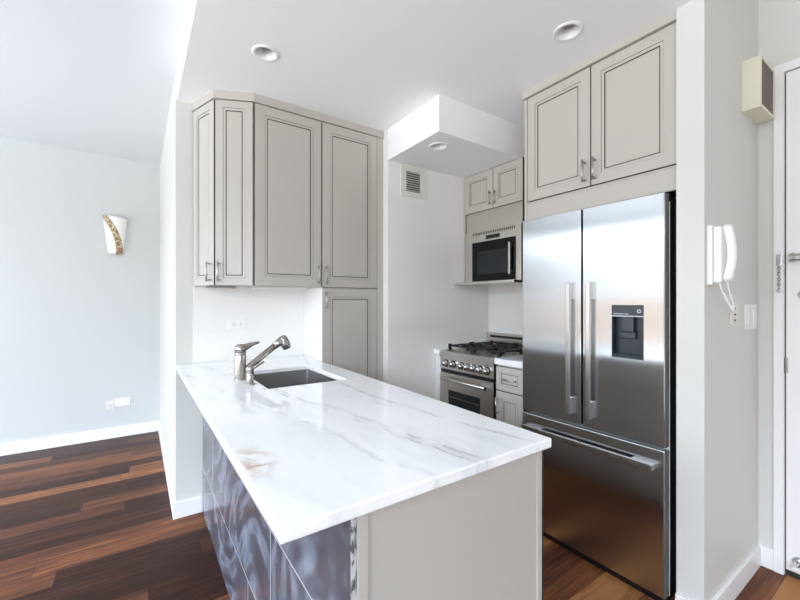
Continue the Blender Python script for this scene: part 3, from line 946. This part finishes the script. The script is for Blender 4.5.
# air vent
t = thing('air_vent', 'white louvred air vent high on the tiled wall', 'vent', (1.68, YV, 2.18))
VX0, VX1, VZ0, VZ1 = 1.567, 1.795, 2.075, 2.292
b = NB()
ix0, ix1, iz0, iz1 = VX0 + 0.045, VX1 - 0.055, VZ0 + 0.035, VZ1 - 0.035
for a in ((VX0, ix0, VZ0, VZ1), (ix1, VX1, VZ0, VZ1), (ix0, ix1, VZ0, iz0), (ix0, ix1, iz1, VZ1)):
    box(b, a[0], a[1], YV - 0.008, YV, a[2], a[3])
link('frame', b, 'grille', t)
link('duct', bx(ix0, ix1, YV - 0.0015, YV, iz0, iz1), 'slot', t)
nl = 9
for k in range(nl):
    zc = iz0 + (k + 0.5) * (iz1 - iz0) / nl
    tmp = bmesh.new(); box(tmp, ix0, ix1, -0.0058, 0.0058, -0.0012, 0.0012)
    b = NB(); merge(b, tmp, 0, Matrix.Translation((0, YV - 0.0068, zc)) @ Matrix.Rotation(math.radians(-12), 4, 'X')); link('louvre', b, 'grille', t)
for xx_ in (VX0 + 0.022, VX1 - 0.025):
    b = NB(); cyl(b, (xx_, YV - 0.0075, 2.185), (xx_, YV - 0.0095, 2.185), 0.004, seg=10); link('screw', b, 'pull', t)

# ------------------------------------------------------------------ fridge surround
FXF = 1.872
t = thing('fridge_cabinet', 'greige two-door cabinet above the fridge with bar handles near its middle', 'wall cabinet', (2.17, 1.06, 1.79), 'wall cabinets')
link('body', bx(FXF + 0.02, XW - 0.003, 0.676, 1.4298, 1.884, 2.48), 'cab', t)
link('side_panel', bx(FXF + 0.002, XW - 0.003, 1.4305, 1.449, 1.776, 2.48), 'cab', t)
link('fascia', bx(FXF + 0.004, FXF + 0.022, 0.676, 1.4298, 1.776, 1.872), 'cab', t)
b = NB(); box(b, FXF + 0.002, FXF + 0.0195, 0.676, 1.4295, 1.873, 1.879); link('bead', b, 'cab', t)
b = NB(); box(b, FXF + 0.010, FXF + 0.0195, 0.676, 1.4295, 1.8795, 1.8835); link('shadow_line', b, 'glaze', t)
cr = link('crown', bx(1.857, XW - 0.003, 0.676, 1.452, 2.484, ZC), 'cab', t)
d = cab_door('door', t, (FXF, 1.427, 1.885), (0, -1, 0), (-1, 0, 0), 1.427 - 1.0535, 2.481 - 1.885, 0.066)
pull(d, (FXF, 1.078, 1.91), (FXF, 1.078, 2.01), (-1, 0, 0))
d = cab_door('door', t, (FXF, 1.0485, 1.885), (0, -1, 0), (-1, 0, 0), 1.0485 - 0.677, 2.481 - 1.885, 0.066)
pull(d, (FXF, 1.026, 1.91), (FXF, 1.026, 2.01), (-1, 0, 0))

# ------------------------------------------------------------------ fridge
FF = 1.850
t = thing('refrigerator', 'stainless steel french-door refrigerator with water dispenser and bottom freezer drawer', 'refrigerator', (2.15, 1.08, 0))
FY0, FY1, FYM = 0.715, 1.4455, 1.0845
for zz0, zz1 in ((0.040, 0.663), (0.685, 1.768)):
    link('door_edge', bx(FF + 0.006, FF + 0.041, FY0 - 0.0008, FY0 + 0.0005, zz0, zz1), 'edgegrey', t)
link('body', bx(FF + 0.052, XW - 0.01, FY0 + 0.004, 1.4285, 0.03, 1.76), 'darkgrey', t)
b = NB(); box(b, FF + 0.046, FF + 0.0515, FY0 - 0.001, 1.4285, 0.035, 1.735); o = link('seal_strip', b, 'white', t)
b = NB(); box(b, FF + 0.02, FF + 0.15, FY0 + 0.01, 1.4285, 0.0, 0.029); link('toe_grille', b, 'black', t)
ZS = 0.676
b = NB(); box(b, FF, FF + 0.042, FYM + 0.004, FY1, ZS + 0.004, 1.772, bev=0.004); dl = link('door', b, 'steel', t)
# right door with the dispenser opening
DYA, DYB, DZA, DZB = 0.797, 0.936, 1.044, 1.289
b = NB()
tmp = bmesh.new()
rect = lambda x, y0, y1, z0, z1: [tmp.verts.new((x, y, z)) for y, z in ((y0, z0), (y1, z0), (y1, z1), (y0, z1))]
e_ = 0.004
yA, yB, zA, zB = FY0, FYM - 0.004, ZS + 0.004, 1.772
L_ = [rect(FF + 0.042, yA, yB, zA, zB), rect(FF + e_, yA, yB, zA, zB), rect(FF, yA + e_, yB - e_, zA + e_, zB - e_), rect(FF, DYA, DYB, DZA, DZB), rect(FF + 0.036, DYA, DYB, DZA, DZB)]
tmp.faces.new(L_[0]); tmp.faces.new(L_[-1])
for a, c in zip(L_, L_[1:]):
    for k in range(4): tmp.faces.new((a[k], a[(k + 1) % 4], c[(k + 1) % 4], c[k]))
merge(b, tmp, 0)
drr = link('door', b, 'steel', t)


def fridge_handle(y, parent):
    b = NB()
    xo = FF - 0.034
    box(b, xo, xo + 0.013, y - 0.0105, y + 0.0105, 0.727, 1.402, bev=0.0025)
    for z0, z1 in ((0.727, 0.815), (1.314, 1.402)):
        box(b, xo + 0.010, FF + 0.001, y - 0.0095, y + 0.0095, z0 + 0.002, z1 - 0.002, bev=0.002)
    return link('handle', b, 'pull', parent)


fridge_handle(1.143, dl)
fridge_handle(1.036, drr)
# dispenser
dy0, dy1 = DYA + 0.001, DYB - 0.001
b = NB(); box(b, FF + 0.030, FF + 0.035, dy0, dy1, DZA + 0.001, 1.235)       # back
box(b, FF - 0.002, FF + 0.030, dy0, dy0 + 0.005, DZA + 0.001, 1.235); box(b, FF - 0.002, FF + 0.030, dy1 - 0.005, dy1, DZA + 0.001, 1.235)
box(b, FF - 0.002, FF + 0.030, dy0 + 0.005, dy1 - 0.005, DZA + 0.001, DZA + 0.018)
ds = link('dispenser', b, 'slate2', drr); ds['label'] = 'dark slate water dispenser'
ds2 = link('control_panel', bx(FF - 0.003, FF + 0.034, dy0, dy1, 1.240, DZB - 0.001, bev=0.002), 'slate', drr)
link('chrome_line', bx(FF - 0.0035, FF + 0.03, dy0, dy1, 1.2355, 1.2395), 'letter', drr)
b = NB(); box(b, FF + 0.006, FF + 0.030, 0.842, 0.895, 1.165, 1.236, bev=0.003); box(b, FF + 0.012, FF + 0.030, 0.836, 0.897, 1.135, 1.165, bev=0.003); link('paddle', b, 'slate', drr)
tc_ = bpy.data.curves.new('lettering', 'FONT'); tc_.body = 'FISHER&PAYKEL'; tc_.size = 0.0095; tc_.extrude = 0.0003; tc_.space_character = 1.05
to = bpy.data.objects.new('lettering', tc_)
me = bpy.data.meshes.new_from_object(to); bpy.data.objects.remove(to)
bmm = bmesh.new(); bmm.from_mesh(me)
# text plane: local +X runs towards -y, local +Y up, local +Z towards -x
RT = Matrix(((0, 0, -1, FF - 0.0032), (-1, 0, 0, DYB - 0.008), (0, 1, 0, 1.2445), (0, 0, 0, 1)))
bmesh.ops.transform(bmm, matrix=RT, verts=bmm.verts)
link('lettering', bmm, 'letter', drr)
b = NB(); lathe(b, [(0.0055, 0.0), (0.0085, 0.0), (0.0085, 0.0008), (0.0055, 0.0008), (0.0055, 0.0)], align((FF - 0.0028, 0.815, 1.261), (FF - 0.01, 0.815, 1.261)), 20)
box(b, FF - 0.0037, FF - 0.0028, 0.8145, 0.8155, 1.259, 1.267); link('emblem', b, 'letter', drr)
# freezer drawer
b = NB(); box(b, FF, FF + 0.042, FY0, FY1, 0.036, ZS - 0.009, bev=0.004); fz = link('freezer_drawer', b, 'steel', t)
b = NB(); box(b, FF - 0.036, FF - 0.022, 0.748, 1.42, 0.578, 0.606, bev=0.003)
for y0, y1 in ((0.748, 0.845), (1.32, 1.42)): box(b, FF - 0.024, FF + 0.001, y0 + 0.002, y1 - 0.002, 0.580, 0.604, bev=0.003)
link('handle', b, 'pull', fz)

# ------------------------------------------------------------------ cabinet over the range
RX = 2.183
t = thing('range_cabinet', 'small greige two-door cabinet tucked under the bulkhead above the microwave', 'wall cabinet', (2.33, 1.99, 2.0), 'wall cabinets')
link('body', bx(RX + 0.02, XW, 1.70, YV - 0.002, 2.003, ZSOF - 0.001), 'cab', t)
link('filler', bx(RX + 0.003, RX + 0.02, 2.2665, YV - 0.001, 1.455, ZSOF - 0.001), 'cab', t)
d = cab_door('door', t, (RX, 2.265, 2.003), (0, -1, 0), (-1, 0, 0), 2.265 - 1.9735, ZSOF - 0.004 - 2.003, 0.062, s=0.8)
pull(d, (RX, 1.993, 2.035), (RX, 1.993, 2.125), (-1, 0, 0), 0.02)
d = cab_door('door', t, (RX, 1.9695, 2.003), (0, -1, 0), (-1, 0, 0), 1.9695 - 1.704, ZSOF - 0.004 - 2.003, 0.062, s=0.8)
pull(d, (RX, 1.946, 2.035), (RX, 1.946, 2.125), (-1, 0, 0), 0.02)

# ------------------------------------------------------------------ microwave
MY0, MY1 = 1.712, 2.252
MZ0, MZ1 = 1.455, 1.85
t = thing('microwave', 'built-in stainless microwave with black glass door below the small cabinet', 'microwave', (2.33, 1.98, MZ0))
link('body', bx(RX + 0.021, XW, MY0, MY1 + 0.012, MZ0, 2.002), 'darkgrey', t)
link('filler_panel', bx(RX + 0.012, RX + 0.0205, MY0, MY1 + 0.004, MZ1 + 0.002, 2.002), 'steel2', t)
link('fascia', bx(RX - 0.006, RX + 0.0205, MY0, MY1, MZ0, MZ1, bev=0.002), 'steel2', t)
dm = link('door', bx(RX - 0.012, RX - 0.0065, 1.757, 2.173, MZ0 + 0.008, 1.763, bev=0.001), 'glass', t)
o = link('door_window', bx(RX - 0.0128, RX - 0.0121, 1.83, 2.115, MZ0 + 0.06, 1.69), 'ovenglass', dm)
b = NB(); box(b, RX - 0.036, RX - 0.027, 1.785, 1.803, 1.50, 1.725, bev=0.003)
for z in (1.52, 1.705): box(b, RX - 0.028, RX - 0.0115, 1.788, 1.800, z - 0.01, z + 0.01)
link('handle', b, 'pull', dm)
link('display', bx(RX - 0.0075, RX - 0.0055, 1.900, 2.035, 1.777, 1.806), 'black', t)
for yk in (1.868, 2.058, 2.082):
    b = NB(); cyl(b, (RX - 0.0055, yk, 1.791), (RX - 0.0075, yk, 1.791), 0.006, seg=12); link('button', b, 'letter', t)
b = NB()
for k in range(24): box(b, RX - 0.0068, RX - 0.0055, 1.765 + k * 0.0172, 1.765 + k * 0.0172 + 0.0085, 1.818, 1.838)
link('vent_slots', b, 'slot', t)
b = NB(); box(b, 2.085, XW, 1.70, 2.283, 1.436, 1.4545, bev=0.002); link('lower_shelf', b, 'steel2', t)

# ------------------------------------------------------------------ range
GX, GY0, GY1, GZ = 1.872, 1.684, 2.213, 0.945
t = thing('range', 'stainless gas range with seven chrome knobs and black grates', 'range', (2.15, 1.95, 0))
link('body', bx(GX + 0.035, XW - 0.035, GY0, GY1, 0.08, GZ - 0.004), 'darkgrey', t)
for yy in (GY0 + 0.04, GY1 - 0.04):
    for xx in (GX + 0.09, XW - 0.1):
        b = NB(); cyl(b, (xx, yy, 0), (xx, yy, 0.081), 0.02, seg=14); link('foot', b, 'pull', t)
b = NB(); box(b, GX - 0.004, GX + 0.055, GY0, GY1, 0.898, GZ, bev=0.004); box(b, GX + 0.05, XW - 0.035, GY0, GY1, GZ - 0.0035, GZ, bev=0.001)
link('cooktop', b, 'steel2', t)
cp = link('control_panel', bx(GX + 0.006, GX + 0.0345, GY0 + 0.002, GY1 - 0.002, 0.812, 0.8975), 'steel2', t)
for yk in (2.165, 2.105, 2.030, 1.985, 1.938, 1.893, 1.842):
    y = GY0 + 0.06 + (yk - 1.842) / (2.165 - 1.842) * (GY1 - GY0 - 0.13)
    ax = align((GX + 0.006, y, 0.855), (GX - 0.05, y, 0.855))
    b = NB(); lathe(b, [(0.0, 0.0), (0.0235, 0.0), (0.0235, 0.010), (0.021, 0.012), (0.019, 0.032), (0.016, 0.036), (0, 0.036)], ax, 22)
    box(b, GX - 0.035, GX - 0.027, y - 0.004, y + 0.004, 0.836, 0.874); k_ = link('knob', b, 'chrome', t)
    b = NB(); lathe(b, [(0.0235, 0.0), (0.0275, 0.0), (0.0275, 0.004), (0.0235, 0.004)], ax, 22); link('knob_ring', b, 'black', k_)
link('gap_strip', bx(GX + 0.012, GX + 0.0345, GY0 + 0.002, GY1 - 0.002, 0.787, 0.8115), 'black', t)
od = link('oven_door', bx(GX, GX + 0.0345, GY0 + 0.004, GY1 - 0.004, 0.24, 0.786, bev=0.003), 'steel2', t)
link('oven_window', bx(GX - 0.001, GX + 0.002, 1.80, 2.112, 0.43, 0.667), 'ovenglass', od)
b = NB()
box(b, GX - 0.0018, GX - 0.0009, 1.812, 2.10, 0.618, 0.621)
link('rack_edge', b, 'pull', od)
b = NB(); tube(b, [(GX - 0.034, GY0 + 0.04, 0.748), (GX - 0.034, GY1 - 0.055, 0.748)], 0.013, 14)
for y in (GY0 + 0.06, GY1 - 0.075): cyl(b, (GX + 0.001, y, 0.748), (GX - 0.034, y, 0.748), 0.010, seg=12)
link('handle', b, 'steel2', od)
link('kick_drawer', bx(GX + 0.004, GX + 0.0345, GY0 + 0.004, GY1 - 0.004, 0.085, 0.236, bev=0.002), 'steel2', t)
bgd = link('backguard', bx(XW - 0.034, XW - 0.001, GY0, GY1 + 0.06, 0.90, 1.05, bev=0.003), 'steel2', t)
link('vent_slot', bx(XW - 0.036, XW - 0.0335, GY0 + 0.02, GY1 + 0.02, 1.012, 1.030), 'black', bgd)
gx0, gx1 = GX + 0.075, XW - 0.06
ym = (GY0 + GY1) / 2
for (bxx, byy) in ((gx0 + 0.12, GY0 + 0.14), (gx0 + 0.12, GY1 - 0.14), (gx1 - 0.12, GY0 + 0.14), (gx1 - 0.12, GY1 - 0.14)):
    b = NB(); lathe(b, [(0, 0.020), (0.030, 0.020), (0.034, 0.016), (0.034, 0.012), (0.042, 0.010), (0.046, 0.0), (0, 0)], Matrix.Translation((bxx, byy, GZ)), 26); link('burner', b, 'iron', t)
for (x0, x1) in ((gx0, (gx0 + gx1) / 2 - 0.003), ((gx0 + gx1) / 2 + 0.003, gx1)):
    for (y0, y1) in ((GY0 + 0.02, ym - 0.003), (ym + 0.003, GY1 - 0.02)):
        b = NB(); z0, z1 = GZ + 0.024, GZ + 0.036; q = 0.012
        box(b, x0, x1, y0, y0 + q, z0, z1); box(b, x0, x1, y1 - q, y1, z0, z1); box(b, x0, x0 + q, y0 + q, y1 - q, z0, z1); box(b, x1 - q, x1, y0 + q, y1 - q, z0, z1)
        xm, ymm = (x0 + x1) / 2, (y0 + y1) / 2
        for s in (-1, 1):
            xe = x0 + q if s < 0 else x1 - q; ye = y0 + q if s < 0 else y1 - q
            box(b, min(xe, xm + s * 0.03), max(xe, xm + s * 0.03), ymm - 0.006, ymm + 0.006, z0, z1 + 0.004)
            box(b, xm - 0.006, xm + 0.006, min(ye, ymm + s * 0.03), max(ye, ymm + s * 0.03), z0, z1 + 0.004)
        for xx in (x0 + 0.006, x1 - 0.006):
            for yy in (y0 + 0.006, y1 - 0.006): box(b, xx - 0.009, xx + 0.009, yy - 0.009, yy + 0.009, GZ - 0.0005, z1 + 0.008)
        link('grate', b, 'iron', t)

# ------------------------------------------------------------------ side base cabinet and worktops by the range
KX = 1.886
t = thing('drawer_cabinet', 'narrow greige base cabinet with drawer between range and fridge', 'base cabinet', (2.18, 1.567, 0))
link('body', bx(KX + 0.02, XW, 1.4665, 1.680, 0, 0.909), 'cab', t)
dd = cab_door('drawer', t, (KX, 1.677, 0.750), (0, -1, 0), (-1, 0, 0), 1.677 - 1.468, 0.897 - 0.750, 0.042, s=0.7)
pull(dd, (KX, 1.515, 0.825), (KX, 1.60, 0.825), (-1, 0, 0))
dd = cab_door('door', t, (KX, 1.677, 0.10), (0, -1, 0), (-1, 0, 0), 1.677 - 1.468, 0.742 - 0.10, 0.06, s=0.8)
pull(dd, (KX, 1.655, 0.60), (KX, 1.655, 0.70), (-1, 0, 0))
b = NB(); box(b, KX - 0.012, XW, 1.4655, 1.682, 0.91, 0.947, bev=0.003); tag(link('worktop', b, 'marble'), 'short white worktop between range and fridge', 'worktop')
b = NB(); box(b, KX + 0.01, XW - 0.04, GY1 + 0.003, YV - 0.001, 0, 0.909); tag(link('filler_panel', b, 'tallside'), 'slim white filler between range and tiled wall', 'filler panel')
b = NB(); box(b, KX - 0.012, XW - 0.04, GY1 + 0.002, YV - 0.0005, 0.91, 0.945, bev=0.003); tag(link('worktop', b, 'marble'), 'thin strip of white worktop between range and tiled wall', 'worktop')

# ------------------------------------------------------------------ hall: chime, intercom
t = thing('door_chime', 'beige chime box with brown slatted front high in the entrance corner', 'door chime', (2.425, YP0, 2.18))
b = NB()
cx0, cx1, cy0, cz0, cz1 = 2.312, 2.530, 0.511, 2.182, 2.412
box(b, cx0, cx0 + 0.008, cy0, YP0, cz0, cz1); box(b, cx1 - 0.012, cx1, cy0, YP0, cz0, cz1)
box(b, cx0 + 0.008, cx1 - 0.012, cy0, YP0, cz0, cz0 + 0.012); box(b, cx0 + 0.008, cx1 - 0.012, cy0, YP0, cz1 - 0.012, cz1)
box(b, cx0 + 0.008, cx1 - 0.012, YP0 - 0.008, YP0, cz0 + 0.012, cz1 - 0.012)
link('case', b, 'beige', t)
b = NB()
box(b, cx0 + 0.008, cx1 - 0.012, cy0 + 0.006, cy0 + 0.012, cz0 + 0.012, cz1 - 0.012)
n_ = 7
for k in range(n_):
    xa = cx0 + 0.010 + k * (cx1 - cx0 - 0.022) / n_
    box(b, xa, xa + 0.022, cy0 + 0.002, cy0 + 0.007, cz0 + 0.013, cz1 - 0.013)
link('grille', b, 'grillewood', t)

t = thing('intercom_phone', 'white wall intercom handset on the hall side of the stub wall', 'intercom', (1.91, YP0, 1.37))
b = NB(); box(b, 1.872, 1.960, YP0 - 0.018, YP0, 1.370, 1.606, bev=0.003); link('back_plate', b, 'white', t)
b = NB(); box(b, 1.884, 1.950, YP0 - 0.044, YP0 - 0.0175, 1.378, 1.600, bev=0.006); link('cradle', b, 'white', t)
b = NB()
pts = []; rad = []
for k in range(15):
    s = k / 14
    a = (s - 0.5) * 2
    pts.append((1.918, YP0 - 0.051 - 0.017 * (1 - a * a), 1.388 + s * 0.212)); rad.append(0.0155 + 0.003 * abs(a) ** 3)
tube(b, pts, rad, 12)
for zc in (1.398, 1.590): cyl(b, (1.918, YP0 - 0.043, zc), (1.918, YP0 - 0.062, zc), 0.019, seg=18, bev=0.004)
hs = link('handset', b, 'white', t)
b = NB()
pA, pB = Vector((1.905, YP0 - 0.036, 1.378)), Vector((1.922, YP0 - 0.070, 1.378))
ctrl = []
N_ = 260
for k in range(N_ + 1):
    s = k / N_
    p = Vector((1.905 + 0.06 * math.sin(PI * s) + 0.017 * s, YP0 - 0.032 - 0.022 * s - 0.012 * math.sin(PI * s), 1.378 - 0.105 * math.sin(PI * s) ** 0.8))
    if 0.12 < s < 0.88:
        a = s * 2 * PI * 26
        p += Vector((0.0075 * math.cos(a), 0.005 * math.cos(a), 0.0075 * math.sin(a)))
    ctrl.append(p)
tube(b, ctrl, 0.0026, 6)
link('cord', b, 'white', t)

# ------------------------------------------------------------------ sconce
SC = (-0.168, YL, 1.772)
t = thing('wall_sconce', 'white tapered wall sconce with a sweeping gold mosaic band', 'wall lamp', SC)
b = NB()
tmp = bmesh.new()
rows = []
H = 0.345; NR, NS = 12, 24
for thick in (0.0, 0.006):
    for i in range(NR + 1):
        s = i / NR
        wv_ = 0.057 + 0.042 * s ** 0.9 - thick
        dp = 0.045 + 0.040 * s - thick
        rows.append([tmp.verts.new((SC[0] + wv_ * math.cos(PI + PI * k / NS), SC[1] + dp * math.sin(PI + PI * k / NS), SC[2] + s * H - (0.012 * (math.sin(PI * k / NS)) if i == 0 else 0) + (0.010 * math.cos(PI * k / NS) if i == NR else 0))) for k in range(NS + 1)])
n1r = NR + 1
for base in (0, n1r):
    for i in range(NR):
        for k in range(NS):
            f = tmp.faces.new((rows[base + i][k], rows[base + i][k + 1], rows[base + i + 1][k + 1], rows[base + i + 1][k])); f.smooth = True
for k in range(NS):
    tmp.faces.new((rows[0][k], rows[0][k + 1], rows[n1r][k + 1], rows[n1r][k])); tmp.faces.new((rows[NR][k], rows[NR][k + 1], rows[n1r + NR][k + 1], rows[n1r + NR][k]))
merge(b, tmp, 0)
link('shade', b, 'mosaic', t)
link('back_plate', bx(SC[0] - 0.04, SC[0] + 0.04, YL - 0.008, YL, SC[2] + 0.05, SC[2] + 0.22), 'white', t)
